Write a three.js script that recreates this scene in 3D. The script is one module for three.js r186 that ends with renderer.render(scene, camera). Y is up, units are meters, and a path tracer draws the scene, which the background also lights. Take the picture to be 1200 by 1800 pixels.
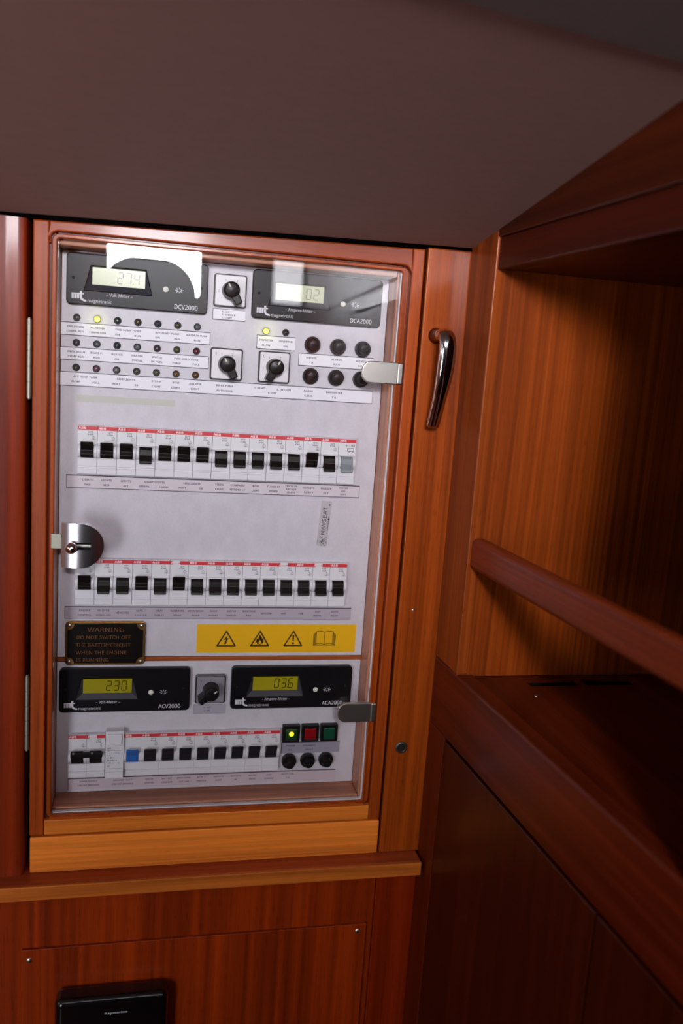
import * as THREE from 'three';
import { RoundedBoxGeometry } from 'three/addons/geometries/RoundedBoxGeometry.js';
import { mergeGeometries, toCreasedNormals } from 'three/addons/utils/BufferGeometryUtils.js';
import { Brush, Evaluator, INTERSECTION } from 'three-bvh-csg';
import { RectAreaLightUniformsLib } from 'three/addons/lights/RectAreaLightUniformsLib.js';

// ---------------------------------------------------------------- camera, sky, large lights, exposure
const scene = new THREE.Scene();
const camera = new THREE.PerspectiveCamera(63.05, 1200 / 1800, 0.02, 30);
camera.position.set(0.1075, -0.1071, 0.7651);
camera.rotation.set(-0.167, -0.2214, 0.0692, 'YXZ');
camera.focus = 0.80;
camera.userData.fStop = 3.6;
scene.background = new THREE.Color(0.75, 0.82, 0.95);            // pale overcast sky outside; the cabin is closed

RectAreaLightUniformsLib.init();
const BACK_Z = 1.45;                                              // aft bulkhead with the daylight windows
const WINDOWS = [                                                 // x0, x1, y0, y1, radiance
  [-0.028, 0.196, 0.055, 0.30, 116],
  [0.385, 0.462, 0.055, 0.30, 5],
  [-0.74, -0.32, -0.66, -0.10, 13],  // out of view; placed to light the lower left of the panel
];
const SIDE = [-1.2, -0.14, 0.12, 0.5, 0.9, 2];                     // x, y0, y1, z0, z1, radiance of an unseen left portlight, placed to glint on the handle
const DAY = new THREE.Color(0.95, 0.95, 1.0), COOL = new THREE.Color(0.86, 0.92, 1.0);
for (const [x0, x1, y0, y1, power] of WINDOWS) {
  const l = new THREE.RectAreaLight(x0 < -0.2 ? COOL : DAY, power, x1 - x0, y1 - y0);
  l.position.set((x0 + x1) / 2, (y0 + y1) / 2, BACK_Z - 0.004);
  l.lookAt(l.position.x, l.position.y, -5);
  l.rotation.set(0, 0, 0);
  l.castShadow = true;
  scene.add(l);
}
{
  const [x, y0, y1, z0, z1, power] = SIDE, l = new THREE.RectAreaLight(DAY, power, z1 - z0, y1 - y0);
  l.position.set(x + 0.004, (y0 + y1) / 2, (z0 + z1) / 2); l.rotation.set(0, -Math.PI / 2, 0); l.castShadow = true; scene.add(l);
}
const renderer = new THREE.WebGLRenderer({ antialias: true });
renderer.toneMapping = THREE.LinearToneMapping;
renderer.toneMappingExposure = 1.2;
renderer.shadowMap.enabled = true;

// ---------------------------------------------------------------- helpers
let seed = 7;
const rnd = () => { seed = (seed * 1664525 + 1013904223) >>> 0; return seed / 4294967296; };
const used = {};
function numbered(n) { const k = used[n] = (used[n] ?? -1) + 1; return k ? `${n}_${String(k).padStart(3, '0')}` : n; }
function shade(o) { o.traverse((m) => { if (m.isMesh) { m.castShadow = true; m.receiveShadow = true; } }); return o; }
function thing(name, label, category, p = [0, 0, 0], group) {
  const o = new THREE.Group(); o.name = numbered(name); o.position.set(...p);
  o.userData = { label, category }; if (group) o.userData.group = group;
  scene.add(o); return o;
}
function struct(name) { const o = new THREE.Group(); o.name = name; o.userData.kind = 'structure'; scene.add(o); return o; }
function part(name, geo, m, parent, p) {
  const o = new THREE.Mesh(geo, m); o.name = name; o.castShadow = o.receiveShadow = true;
  if (p) o.position.set(...p);
  parent.add(o); return o;
}
function copy(proto, label, p, group) {
  const o = proto.clone(); o.name = numbered(proto.name.replace(/_\d+$/, '')); o.position.set(...p);
  o.userData = { ...proto.userData, label }; if (group) o.userData.group = group;
  scene.add(o); return o;
}
// tileable value noise
function makeNoise(px, py, s) {
  const g = new Float32Array(px * py); let q = s >>> 0;
  for (let i = 0; i < g.length; i++) { q = (q * 1664525 + 1013904223) >>> 0; g[i] = q / 4294967296; }
  return (u, v) => {                                              // u, v in 0..1
    const x = u * px, y = v * py, xi = Math.floor(x), yi = Math.floor(y);
    let fx = x - xi, fy = y - yi; fx = fx * fx * (3 - 2 * fx); fy = fy * fy * (3 - 2 * fy);
    const a = (i, j) => g[(((yi + j) % py + py) % py) * px + ((xi + i) % px + px) % px];
    return (a(0, 0) * (1 - fx) + a(1, 0) * fx) * (1 - fy) + (a(0, 1) * (1 - fx) + a(1, 1) * fx) * fy;
  };
}
function dataTex(n, fn, srgb = true) {
  const d = new Uint8Array(n * n * 4);
  for (let j = 0; j < n; j++) for (let i = 0; i < n; i++) {
    const c = fn((i + 0.5) / n, (j + 0.5) / n), k = (j * n + i) * 4;
    for (let t = 0; t < 3; t++) d[k + t] = Math.max(0, Math.min(255, Math.round(c[t] * 255)));
    d[k + 3] = 255;
  }
  const t = new THREE.DataTexture(d, n, n);
  t.wrapS = t.wrapT = THREE.RepeatWrapping; t.magFilter = THREE.LinearFilter; t.minFilter = THREE.LinearMipmapLinearFilter; t.generateMipmaps = true;
  if (srgb) t.colorSpace = THREE.SRGBColorSpace;
  t.needsUpdate = true; return t;
}
// wood: u runs across the grain (0.35 m), v along it (1.1 m)
function woodTex(s, ribbon, pores, count = 70, base = 0.62) {
  const broad = makeNoise(14, 2, s + 1), mid = makeNoise(46, 3, s + 2), fine = makeNoise(150, 6, s + 3), hair = makeNoise(400, 14, s + 4), pore = makeNoise(512, 90, s + 5), warp = makeNoise(3, 3, s + 6), stripe = makeNoise(count, 2, s + 8);
  const t = dataTex(1024, (u, v) => {
    const w = u + 0.035 * (warp(u, v) - 0.5);
    let x = 0.34 * broad(w, v) + 0.30 * mid(w, v) + 0.2 * fine(w, v) + 0.16 * hair(u, v);
    x = x * (1 - ribbon) + stripe(w, v) * ribbon;
    const p = pore(u, v) > 0.8 ? pores : 0;
    let k = base + 0.62 * (x - 0.25) - p;
    k = Math.max(0.2, Math.min(1, k));
    return [k, k * (0.86 + 0.14 * k), k * (0.78 + 0.22 * k)];
  });
  t.repeat.set(1 / 0.35, 1 / 1.1); return t;
}
const TW = woodTex(11, 0.12, 0.055), TV = woodTex(31, 0.36, 0.07), TF = woodTex(57, 0.3, 0.05, 170), TG = woodTex(83, 0.16, 0.035, 70, 0.76);
const wood = (r, g, b, rough = 0.33, map = TW) => new THREE.MeshPhysicalMaterial({ color: new THREE.Color().setRGB(r, g, b), map, roughness: rough, ior: 1.5, specularIntensity: 0.45, clearcoat: 0.12, clearcoatRoughness: 0.12 });
const M = {
  teak: wood(0.58, 0.1, 0.011), teakGold: wood(0.95, 0.26, 0.032, 0.33, TG), teakRed: wood(0.54, 0.082, 0.009), bead: wood(0.58, 0.1, 0.011, 0.28), post: wood(0.57, 0.104, 0.008), cornerPost: wood(0.34, 0.036, 0.005, 0.36),
  veneer: wood(0.48, 0.052, 0.003, 0.36, TV), lowerStile: wood(0.4, 0.034, 0.002, 0.36), dark: wood(0.17, 0.02, 0.0028, 0.36), locker: wood(0.085, 0.011, 0.002, 0.36), stile: wood(0.42, 0.085, 0.012, 0.3), gold: wood(0.38, 0.068, 0.005, 0.38, TF), rail: wood(0.28, 0.043, 0.01, 0.4),  // dark and locker: shade of the right wall is put into the wood colour
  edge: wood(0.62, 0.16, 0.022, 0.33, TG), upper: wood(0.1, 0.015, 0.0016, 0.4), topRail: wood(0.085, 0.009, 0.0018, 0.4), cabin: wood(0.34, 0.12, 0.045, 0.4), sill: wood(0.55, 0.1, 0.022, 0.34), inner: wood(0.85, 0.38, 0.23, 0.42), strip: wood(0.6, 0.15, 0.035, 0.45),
  gap: new THREE.MeshStandardMaterial({ color: 0x120805, roughness: 0.9 }),
};
const std = (c, r = 0.5, m = 0) => new THREE.MeshStandardMaterial({ color: c, roughness: r, metalness: m });
const matt = (c, r = 0.5) => new THREE.MeshPhysicalMaterial({ color: c, roughness: r, specularIntensity: 0.4 });
M.cornerPost.specularIntensity = 0.35; M.rail.specularIntensity = 0.25; M.rail.clearcoat = 0.06;
Object.assign(M, {
  grey: std(0xe0dce0, 0.42), white: std(0xe4e1e6, 0.38), black: matt(0x121113, 0.36), softBlack: matt(0x1b1a1c, 0.5), toggle: matt(0x140f0d, 0.4), toggleGrey: std(0x858b92, 0.4), blue: std(0x2769b8, 0.4),
  chrome: std(0xd6d3d6, 0.09, 1), steel: std(0xb9b4ae, 0.33, 1), zinc: std(0x9a9688, 0.45, 0.9), bronze: std(0x6b5444, 0.3, 1), brass: std(0x9a7142, 0.35, 1), cream: std(0xd8d0c0, 0.7),
});
// box-projected texture coordinates in metres with v along the grain
function grainUV(geo, axis = 'y', off = true) {
  const g = geo.index ? geo.toNonIndexed() : geo, P = g.attributes.position, uv = new Float32Array(P.count * 2);
  const ou = off ? rnd() : 0, ov = off ? rnd() : 0, A = new THREE.Vector3(), B = new THREE.Vector3(), C = new THREE.Vector3();
  for (let i = 0; i < P.count; i += 3) {
    A.fromBufferAttribute(P, i); B.fromBufferAttribute(P, i + 1); C.fromBufferAttribute(P, i + 2);
    const n = B.clone().sub(A).cross(C.clone().sub(A)); n.set(Math.abs(n.x), Math.abs(n.y), Math.abs(n.z));
    const k = n.x > n.y && n.x > n.z ? 'x' : n.y > n.z ? 'y' : 'z';
    const others = ['x', 'y', 'z'].filter((t) => t !== k), along = others.includes(axis) ? axis : others[1], across = others.find((t) => t !== along);
    [A, B, C].forEach((q, j) => { uv[(i + j) * 2] = q[across] + ou; uv[(i + j) * 2 + 1] = q[along] + ov; });
  }
  g.setAttribute('uv', new THREE.BufferAttribute(uv, 2)); return g;
}
const rbox = (w, h, d, r = 0.001, seg = 2) => new RoundedBoxGeometry(w, h, d, seg, r);
// a board between two corners
function board(name, [x0, y0, z0], [x1, y1, z1], m, parent, axis = 'y', r = 0.0012, seg = 2) {
  const w = x1 - x0, h = y1 - y0, d = z1 - z0;
  return part(name, grainUV(rbox(w, h, d, Math.min(r, w / 2.1, h / 2.1, d / 2.1), seg), axis), m, parent, [(x0 + x1) / 2, (y0 + y1) / 2, (z0 + z1) / 2]);
}
// profile of [z, y] points extruded along x over width w
function profX(pts, w, bevel = 0) {
  const s = new THREE.Shape(pts.map(([a, b]) => new THREE.Vector2(a, b)));
  const g = new THREE.ExtrudeGeometry(s, { depth: w - 2 * bevel, bevelEnabled: bevel > 0, bevelSize: bevel, bevelThickness: bevel, bevelSegments: 1, bevelOffset: -bevel });
  g.translate(0, 0, bevel); g.rotateY(-Math.PI / 2); g.translate(w / 2, 0, 0); return g;
}
function rrect(w, h, r, Type = THREE.Shape) {
  const s = new Type(), a = w / 2, b = h / 2;
  s.moveTo(-a + r, -b); s.lineTo(a - r, -b); s.absarc(a - r, -b + r, r, -Math.PI / 2, 0, false); s.lineTo(a, b - r); s.absarc(a - r, b - r, r, 0, Math.PI / 2, false);
  s.lineTo(-a + r, b); s.absarc(-a + r, b - r, r, Math.PI / 2, Math.PI, false); s.lineTo(-a, -b + r); s.absarc(-a + r, -b + r, r, Math.PI, 1.5 * Math.PI, false); return s;
}
function extr(shape, d, bevel = 0.0004, seg = 2, curve = 8) {
  const g = new THREE.ExtrudeGeometry(shape, { depth: Math.max(1e-5, d - bevel), bevelEnabled: bevel > 0, bevelSize: bevel, bevelThickness: bevel, bevelSegments: seg, bevelOffset: -bevel, curveSegments: curve });
  return g;                                                        // back at about -bevel, front at d
}
function planarUV(g, w, h) {
  const P = g.attributes.position, uv = new Float32Array(P.count * 2);
  for (let i = 0; i < P.count; i++) { uv[2 * i] = P.getX(i) / w + 0.5; uv[2 * i + 1] = P.getY(i) / h + 0.5; }
  g.setAttribute('uv', new THREE.BufferAttribute(uv, 2)); return g;
}
const cylZ = (r0, r1, d, seg = 24) => new THREE.CylinderGeometry(r1, r0, d, seg).rotateX(Math.PI / 2).translate(0, 0, d / 2);   // base r0 at z 0, r1 at z d
const latheZ = (pts, seg = 28) => new THREE.LatheGeometry(pts.map(([r, z]) => new THREE.Vector2(r, z)), seg).rotateX(Math.PI / 2).scale(1, 1, 1);
// printed surfaces: canvas in millimetres, origin at the top left
function print(w, h, ppm, draw, opts = {}) {
  const c = document.createElement('canvas'); c.width = Math.round(w * ppm); c.height = Math.round(h * ppm);
  const x = c.getContext('2d'); x.scale(ppm, ppm); draw(x, w, h);
  const t = new THREE.CanvasTexture(c); t.colorSpace = THREE.SRGBColorSpace; t.anisotropy = 8;
  return new THREE.MeshPhysicalMaterial({ map: t, roughness: opts.rough ?? 0.45, specularIntensity: opts.spec ?? 1 });
}
function text(x, s, px, py, size, o = {}) {
  x.save(); x.translate(px, py); if (o.turn) x.rotate(o.turn); x.scale(o.wide ?? 1, 1);
  x.font = `${o.weight ?? ''} ${size * 10}px ${o.font ?? 'sans-serif'}`; x.scale(0.1, 0.1);
  x.textAlign = o.align ?? 'center'; x.textBaseline = o.base ?? 'middle'; if (o.color) x.fillStyle = o.color;
  x.fillText(s, 0, 0); x.restore();
}
function plate(w, h, d, front, side) {                             // millimetres
  const g = new THREE.BoxGeometry(w / 1000, h / 1000, d / 1000); g.translate(0, 0, d / 2000);
  return [g, [side, side, side, side, front, side]];
}

// ---------------------------------------------------------------- the room shell
const XW = 0.3859, WA = 0.0589, TH = Math.atan(WA);
const ceilY = (x, z) => 0.0031 + 0.02445 * x + 0.17602 * z;
const ceilEnd = (x) => 0.352 - 0.177 * (x - 0.261);
function slab(fLow, x0, x1, zf0, zf1, t, nx = 8, nz = 8) {         // sheet of thickness t whose underside follows fLow
  const g = new THREE.BoxGeometry(1, 1, 1, nx, 1, nz), P = g.attributes.position;
  for (let i = 0; i < P.count; i++) {
    const x = x0 + (P.getX(i) + 0.5) * (x1 - x0), z = zf0(x) + (P.getZ(i) + 0.5) * (zf1(x) - zf0(x));
    P.setXYZ(i, x, fLow(x, z) + (P.getY(i) + 0.5) * t, z);
  }
  g.computeVertexNormals(); return g;
}
const vinylNoise = makeNoise(256, 256, 91), vinylCoarse = makeNoise(24, 24, 92);
const vinylTex = dataTex(512, (u, v) => { const k = 0.9 + 0.07 * vinylNoise(u, v) + 0.03 * vinylCoarse(u, v); return [k, k, k]; });
vinylTex.repeat.set(6, 6);
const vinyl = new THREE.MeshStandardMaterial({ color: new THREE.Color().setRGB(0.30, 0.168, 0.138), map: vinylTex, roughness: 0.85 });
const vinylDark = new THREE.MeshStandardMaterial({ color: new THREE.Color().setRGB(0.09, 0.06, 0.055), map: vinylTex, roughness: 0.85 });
{
  const c = struct('ceiling');
  part('headliner_panel', slab(ceilY, -1.2, 0.75, () => 0.003, ceilEnd, 0.02), vinyl, c);
  const c2 = (x, z) => ceilY(x, ceilEnd(x)) - 0.0015 + 0.22 * (z - ceilEnd(x));
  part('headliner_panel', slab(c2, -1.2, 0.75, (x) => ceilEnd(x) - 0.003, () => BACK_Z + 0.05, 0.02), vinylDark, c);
  board('ceiling_backer', [-1.2, 0.05, -0.08], [0.75, 0.07, 0.06], M.gap, c, 'x');

  const wf = struct('wall_front');
  { const sh = new THREE.Shape(); sh.moveTo(-0.09, 0.03); const fz = (x) => 0.004 - (x + 0.034) ** 2 / 0.34;
    for (let i = 0; i <= 24; i++) { const x = -0.09 + i / 24 * 0.0814; sh.lineTo(x, -fz(x)); }
    for (let i = 1; i <= 8; i++) { const a = i / 8 * Math.PI / 2; sh.lineTo(-0.0086 + 0.004 * Math.sin(a), -fz(-0.0086) + 0.004 * (1 - Math.cos(a))); } sh.lineTo(-0.0046, 0.03); sh.closePath();
    const g = new THREE.ExtrudeGeometry(sh, { depth: 0.598, bevelEnabled: false }); g.rotateX(-Math.PI / 2).scale(1, 1, 1); g.translate(0, -0.598, 0);
    part('corner_post', toCreasedNormals(grainUV(g, 'y'), 0.4), M.cornerPost, wf); }
  board('left_panel', [-1.2, -0.598, -0.03], [-0.091, 0.02, -0.004], M.teakRed, wf);
  board('right_post', [0.3445, -0.598, -0.03], [0.3950, 0.0105, 0.0], M.post, wf, 'y', 0.0016);
  board('base_plank', [0.0005, -0.598, -0.03], [0.3425, -0.5612, 0.0], M.teakGold, wf, 'x', 0.0016);
  board('lower_panel', [-1.2, -1.25, -0.03], [0.3442, -0.612, -0.001], M.veneer, wf);
  board('lower_stile', [0.3446, -1.25, -0.03], [0.3950, -0.612, -0.0004], M.lowerStile, wf);
  board('top_filler', [-1.2, -0.03, -0.07], [0.75, 0.05, -0.046], M.gap, wf, 'x');
  board('backing_board', [-1.24, -1.28, -0.11], [0.86, 0.64, -0.09], M.gap, wf, 'x');
  const t = struct('trim_1');
  board('ledge', [-1.2, -0.6123, -0.028], [0.3846, -0.598, 0.0178], M.sill, t, 'x', 0.0008); board('ledge_edge', [-1.2, -0.6125, 0.0179], [0.3848, -0.598, 0.0217], M.edge, t, 'x', 0.0012);

  // recess behind the glazed door: wooden lining round the grey panels
  const r = struct('trim_2');
  board('lining_left', [0.002, -0.556, -0.046], [0.0183, -0.005, -0.0125], M.inner, r);
  board('lining_right', [0.3205, -0.556, -0.046], [0.338, -0.005, -0.0125], M.inner, r);
  board('lining_top', [0.0185, -0.0172, -0.046], [0.3203, -0.002, -0.0125], M.inner, r, 'x');
  board('lining_bottom', [0.0185, -0.556, -0.046], [0.3203, -0.5378, -0.0125], M.inner, r, 'x');

  // right side: joinery with an open cubby, its faces turned a little out of square
  const wr = struct('wall_right');
  const side = (name, z0, z1, y0, y1, m, axis = 'y', x0 = 0, x1 = 0.018, r0 = 0.0014) => {
    const w = x1 - x0, h = y1 - y0, d = z1 - z0;
    const g = grainUV(rbox(w, h, d, Math.min(r0, w / 2.1)), axis).translate((x0 + x1) / 2, (y0 + y1) / 2, (z0 + z1) / 2);
    const o = part(name, g, m, wr); o.position.set(XW, 0, 0); o.rotation.y = TH; return o;
  };
  side('wall_stile', 0.001, 0.0555, -0.3823, 0.022, M.stile);
  side('wall_stile', 0.001, 0.039, -1.25, -0.4525, M.dark, 'y', 0.0005);
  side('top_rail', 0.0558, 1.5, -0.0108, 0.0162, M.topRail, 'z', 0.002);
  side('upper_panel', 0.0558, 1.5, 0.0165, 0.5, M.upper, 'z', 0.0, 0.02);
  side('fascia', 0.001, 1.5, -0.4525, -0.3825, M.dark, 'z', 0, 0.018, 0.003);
  side('unseen_near_wall', 0.388, 1.5, -0.3822, -0.0112, M.dark, 'y');  // out of view; its edge is set to shade the cubby end
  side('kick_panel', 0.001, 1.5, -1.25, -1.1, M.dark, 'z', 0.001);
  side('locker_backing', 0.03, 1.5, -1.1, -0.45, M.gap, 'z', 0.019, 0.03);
  board('cubby_end', [0.3895, -0.3845, 0.03], [0.78, -0.0, 0.0548], M.gold, wr, 'y', 0.0008);
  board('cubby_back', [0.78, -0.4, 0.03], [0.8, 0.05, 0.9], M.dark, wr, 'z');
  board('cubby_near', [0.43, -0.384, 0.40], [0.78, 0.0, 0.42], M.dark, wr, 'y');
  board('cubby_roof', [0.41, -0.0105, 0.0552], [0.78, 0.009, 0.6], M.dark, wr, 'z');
  // cubby floor with two vent slots near its end
  const f = new THREE.Shape(); f.moveTo(0.392, -0.0552); f.lineTo(0.78, -0.0552); f.lineTo(0.78, -0.6); f.lineTo(0.424, -0.6); f.closePath();
  for (const [a, b] of [[0.4535, 0.506], [0.5105, 0.564]]) { const h = new THREE.Path(); h.moveTo(a, -0.066); h.lineTo(b, -0.066); h.lineTo(b, -0.0815); h.lineTo(a, -0.0815); h.closePath(); f.holes.push(h); }
  const fg = new THREE.ExtrudeGeometry(f, { depth: 0.003, bevelEnabled: false }); fg.rotateX(-Math.PI / 2); fg.translate(0, -0.3875, 0);
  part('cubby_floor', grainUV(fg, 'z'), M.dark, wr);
  board('vent_box', [0.43, -0.44, -0.06], [0.6, -0.43, 0.12], M.gap, wr, 'x'); board('vent_back', [0.43, -0.43, 0.028], [0.6, -0.386, 0.036], M.gap, wr, 'x');
  board('hull_side', [0.83, -1.3, -0.1], [0.86, 0.66, BACK_Z + 0.06], M.gap, wr, 'y');
  board('deck', [-1.24, 0.62, -0.1], [0.86, 0.65, BACK_Z + 0.06], M.gap, scene.getObjectByName('ceiling'), 'x');
  const sc = part('screw', cylZ(0.0018, 0.0016, 0.0006, 14).rotateX(-Math.PI / 2), M.zinc, wr, [0.448, -0.3846, 0.104]);
  sc.name = 'screw';

  // aft and left side of the cabin, floor
  const wb = struct('wall_back');
  const bs = new THREE.Shape(); bs.moveTo(-1.2, -1.25); bs.lineTo(0.84, -1.25); bs.lineTo(0.84, 0.63); bs.lineTo(-1.2, 0.63); bs.closePath();
  for (const [x0, x1, y0, y1] of WINDOWS) { const h = new THREE.Path(); h.moveTo(x0, y0); h.lineTo(x1, y0); h.lineTo(x1, y1); h.lineTo(x0, y1); h.closePath(); bs.holes.push(h); }
  part('bulkhead', new THREE.ExtrudeGeometry(bs, { depth: 0.03, bevelEnabled: false }).translate(0, 0, BACK_Z), M.cabin, wb);
  WINDOWS.forEach(([x0, x1, y0, y1], i) => {
    const w = struct(`window_${i + 1}`);
    const pane = part('pane', new THREE.BoxGeometry(x1 - x0 + 0.01, y1 - y0 + 0.01, 0.004), new THREE.MeshStandardMaterial({ color: 0xffffff, emissive: DAY, emissiveIntensity: [6, 1, 2][i], roughness: 0.3 }), w, [(x0 + x1) / 2, (y0 + y1) / 2, BACK_Z + 0.026]);
    pane.castShadow = false;
  });
  const wl = struct('wall_left');
  { const [x, y0, y1, z0, z1] = SIDE, sh = new THREE.Shape(); sh.moveTo(-(BACK_Z + 0.03), -1.27); sh.lineTo(0.09, -1.27); sh.lineTo(0.09, 0.63); sh.lineTo(-(BACK_Z + 0.03), 0.63); sh.closePath();
    const h = new THREE.Path(); h.moveTo(-z1, y0); h.lineTo(-z0, y0); h.lineTo(-z0, y1); h.lineTo(-z1, y1); h.closePath(); sh.holes.push(h);
    part('side_panel', grainUV(new THREE.ExtrudeGeometry(sh, { depth: 0.03, bevelEnabled: false }).rotateY(Math.PI / 2), 'z'), M.cabin, wl, [x - 0.03, 0, 0]);
    const w = struct('window_4'); part('pane', new THREE.BoxGeometry(0.004, y1 - y0 + 0.01, z1 - z0 + 0.01), new THREE.MeshStandardMaterial({ color: 0xffffff, emissive: DAY, emissiveIntensity: 1.5, roughness: 0.3 }), w, [x - 0.026, (y0 + y1) / 2, (z0 + z1) / 2]); }
  const fl = struct('floor'); board('sole', [-1.23, -1.28, -0.09], [0.86, -1.25, BACK_Z + 0.05], M.dark, fl, 'z');
}

// ---------------------------------------------------------------- the glazed cabinet door
{
  const d = thing('cabinet_door', 'reddish teak door frame round a clear pane, over the grey switch panels', 'door');
  const L = 0.0129, R = 0.3305, W = 0.3419, B = -0.5592, GB = -0.5437, GT = -0.0077, r = 0.0085, dz = 0.028;
  const frame = (name, pts, m, axis) => part(name, grainUV(extr(pts, dz, 0.0013, 2, 6), axis).translate(0, 0, -dz), m, d);
  const poly = (a) => new THREE.Shape(a.map(([x, y]) => new THREE.Vector2(x, y)));
  frame('stile', poly([[0, B], [L, B], [L, 0.0003], [0, 0]]), M.teak, 'y');
  frame('stile', poly([[R, B], [W, B], [W, 0.0083], [R, 0.0080]]), M.teak, 'y');
  const t = new THREE.Shape(); t.moveTo(L + 0.0002, 0.0003); t.lineTo(L + 0.0002, GT - r); t.absarc(L + r, GT - r, r, Math.PI, Math.PI / 2, true); t.lineTo(R - r, GT); t.absarc(R - r, GT - r, r, Math.PI / 2, 0, true); t.lineTo(R - 0.0002, 0.0080); t.closePath();
  frame('top_rail', t, M.teakRed, 'x');
  frame('bottom_rail', poly([[L + 0.0002, B], [R - 0.0002, B], [R - 0.0002, GB], [L + 0.0002, GB]]), M.teakGold, 'x');
  // rounded glazing bead, set back from the face
  const cx = (0.0147 + 0.3292) / 2, cy = (-0.0092 - 0.5428) / 2, s = rrect(0.3292 - 0.0147, 0.5428 - 0.0092, 0.006);
  const hole = new THREE.Path(rrect(0.3041, 0.5275, 0.003).getPoints(6).map((p) => new THREE.Vector2(p.x + 0.17085 - cx, p.y - 0.27645 - cy))); s.holes.push(hole);
  const bg = new THREE.ExtrudeGeometry(s, { depth: 0.006, bevelEnabled: true, bevelSize: 0.0009, bevelThickness: 0.0018, bevelSegments: 4, bevelOffset: -0.0009, curveSegments: 8 });
  part('bead', grainUV(bg, 'y').translate(cx, cy, -0.0105), M.bead, d);
  board('rebate', [0.0115, -0.545, -0.0125], [0.0185, -0.006, -0.0052], M.dark, d); board('rebate', [0.3235, -0.545, -0.0125], [0.332, -0.006, -0.0052], M.dark, d);
  board('rebate', [0.0187, -0.0122, -0.0125], [0.3232, -0.006, -0.0052], M.dark, d, 'x'); board('rebate', [0.0187, -0.545, -0.0125], [0.3232, -0.5406, -0.0052], M.dark, d, 'x');
  part('sill_bead', grainUV(profX([[-0.0105, -0.5402], [-0.0078, -0.5404], [-0.0048, -0.5410], [-0.0022, -0.5421], [-0.0006, -0.5434], [-0.0006, -0.5436], [-0.0105, -0.5436]], 0.306), 'x').translate(0.1708, 0, 0), M.bead, d);
  // clear pane with frosted sawn edges
  const clear = new THREE.MeshPhysicalMaterial({ color: 0xffffff, transmission: 1, thickness: 0, roughness: 0, ior: 1.49 });
  const x0 = 0.0192, x1 = 0.3226, y0 = -0.5399, y1 = -0.0129;
  const pane = part('pane', new THREE.BoxGeometry(x1 - x0, y1 - y0, 0.004), clear, d, [(x0 + x1) / 2, (y0 + y1) / 2, -0.0085]);
  const edgeM = new THREE.MeshPhysicalMaterial({ color: 0xe9e6ea, roughness: 0.4, transmission: 0.25, thickness: 0 });
  const E = (a, b, c, e) => part('pane_edge', rbox(a, b, 0.0042, 0.0003, 1), edgeM, pane, [c, e, 0]);
  const w = x1 - x0, h = y1 - y0;
  E(0.0012, h, w / 2, 0); E(w, 0.0014, 0, -h / 2);
  // steel clips hinging the pane at its right edge
  for (const [y, top, bot] of [[-0.1062, -0.0803, -0.1315], [-0.4435, -0.4185, -0.4705]]) {
    const c = new THREE.Group(); c.name = 'pane_hinge'; d.add(c); c.position.set(0.3255, y, 0);
    const sh = new THREE.Shape(); sh.moveTo(0.0, -0.0102); sh.lineTo(0, 0.0102); sh.lineTo(-0.026, 0.0102); sh.absarc(-0.026, 0.0012, 0.009, Math.PI / 2, Math.PI, false); sh.lineTo(-0.035, -0.0012); sh.absarc(-0.026, -0.0012, 0.009, Math.PI, 1.5 * Math.PI, false); sh.closePath();
    part('clip_plate', extr(sh, 0.0035, 0.0009, 3).translate(0, 0, -0.0055), M.steel, c);
    part('hinge_pin', mergeGeometries([new THREE.CylinderGeometry(0.0021, 0.0021, top - y - 0.0108, 16).translate(-0.001, (top - y + 0.0108) / 2, -0.006), new THREE.CylinderGeometry(0.0021, 0.0021, -0.0108 - (bot - y), 16).translate(-0.001, (bot - y - 0.0108) / 2, -0.006),
      new THREE.BoxGeometry(0.005, top - bot, 0.002).translate(0.0006, (top + bot) / 2 - y, -0.0088)]), M.steel, c);
    part('clip_knuckle', rbox(0.006, 0.0204, 0.0055, 0.0015).translate(0.0016, 0, -0.0035), M.steel, c);
  }
  // chrome half-round lock at the left edge
  const k = new THREE.Group(); k.name = 'lock'; d.add(k); k.position.set(0.0255, -0.2775, -0.006);
  const ls = new THREE.Shape(); ls.moveTo(0, -0.0203); ls.lineTo(0.0165, -0.0203); ls.absarc(0.0165, 0, 0.0203, -Math.PI / 2, Math.PI / 2, false); ls.lineTo(0, 0.0203); ls.closePath();
  const sl = new THREE.Path(); sl.moveTo(0.012, -0.0032); sl.lineTo(0.026, -0.0032); sl.lineTo(0.026, 0.0032); sl.lineTo(0.012, 0.0032); sl.closePath(); ls.holes.push(sl);
  { const ev = new Evaluator(); ev.useGroups = false; ev.attributes = ['position', 'normal'];
    const A = new Brush(new THREE.ExtrudeGeometry(ls, { depth: 0.016, bevelEnabled: false, curveSegments: 32 })), Bc = new Brush(new THREE.CylinderGeometry(0.042, 0.042, 0.08, 200).translate(0.017, 0, 0.0095 - 0.042)); A.updateMatrixWorld(); Bc.updateMatrixWorld();
    part('lock_body', ev.evaluate(A, Bc, INTERSECTION).geometry, std(0xd8d2d8, 0.2, 1), k); }
  part('slot_plate', rbox(0.016, 0.008, 0.002).translate(0.019, 0, 0.0015), M.softBlack, k);
  part('lock_tongue', rbox(0.014, 0.003, 0.003, 0.0008).translate(0.019, -0.0002, 0.006), M.steel, k);
  part('knob', mergeGeometries([new THREE.SphereGeometry(0.0052, 24, 16).translate(0, 0, 0.005), cylZ(0.003, 0.003, 0.004).translate(0, 0, -0.001).toNonIndexed()].map((g) => g.index ? g.toNonIndexed() : g)), M.chrome, k, [0.0095, -0.001, 0.0085]);
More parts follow.
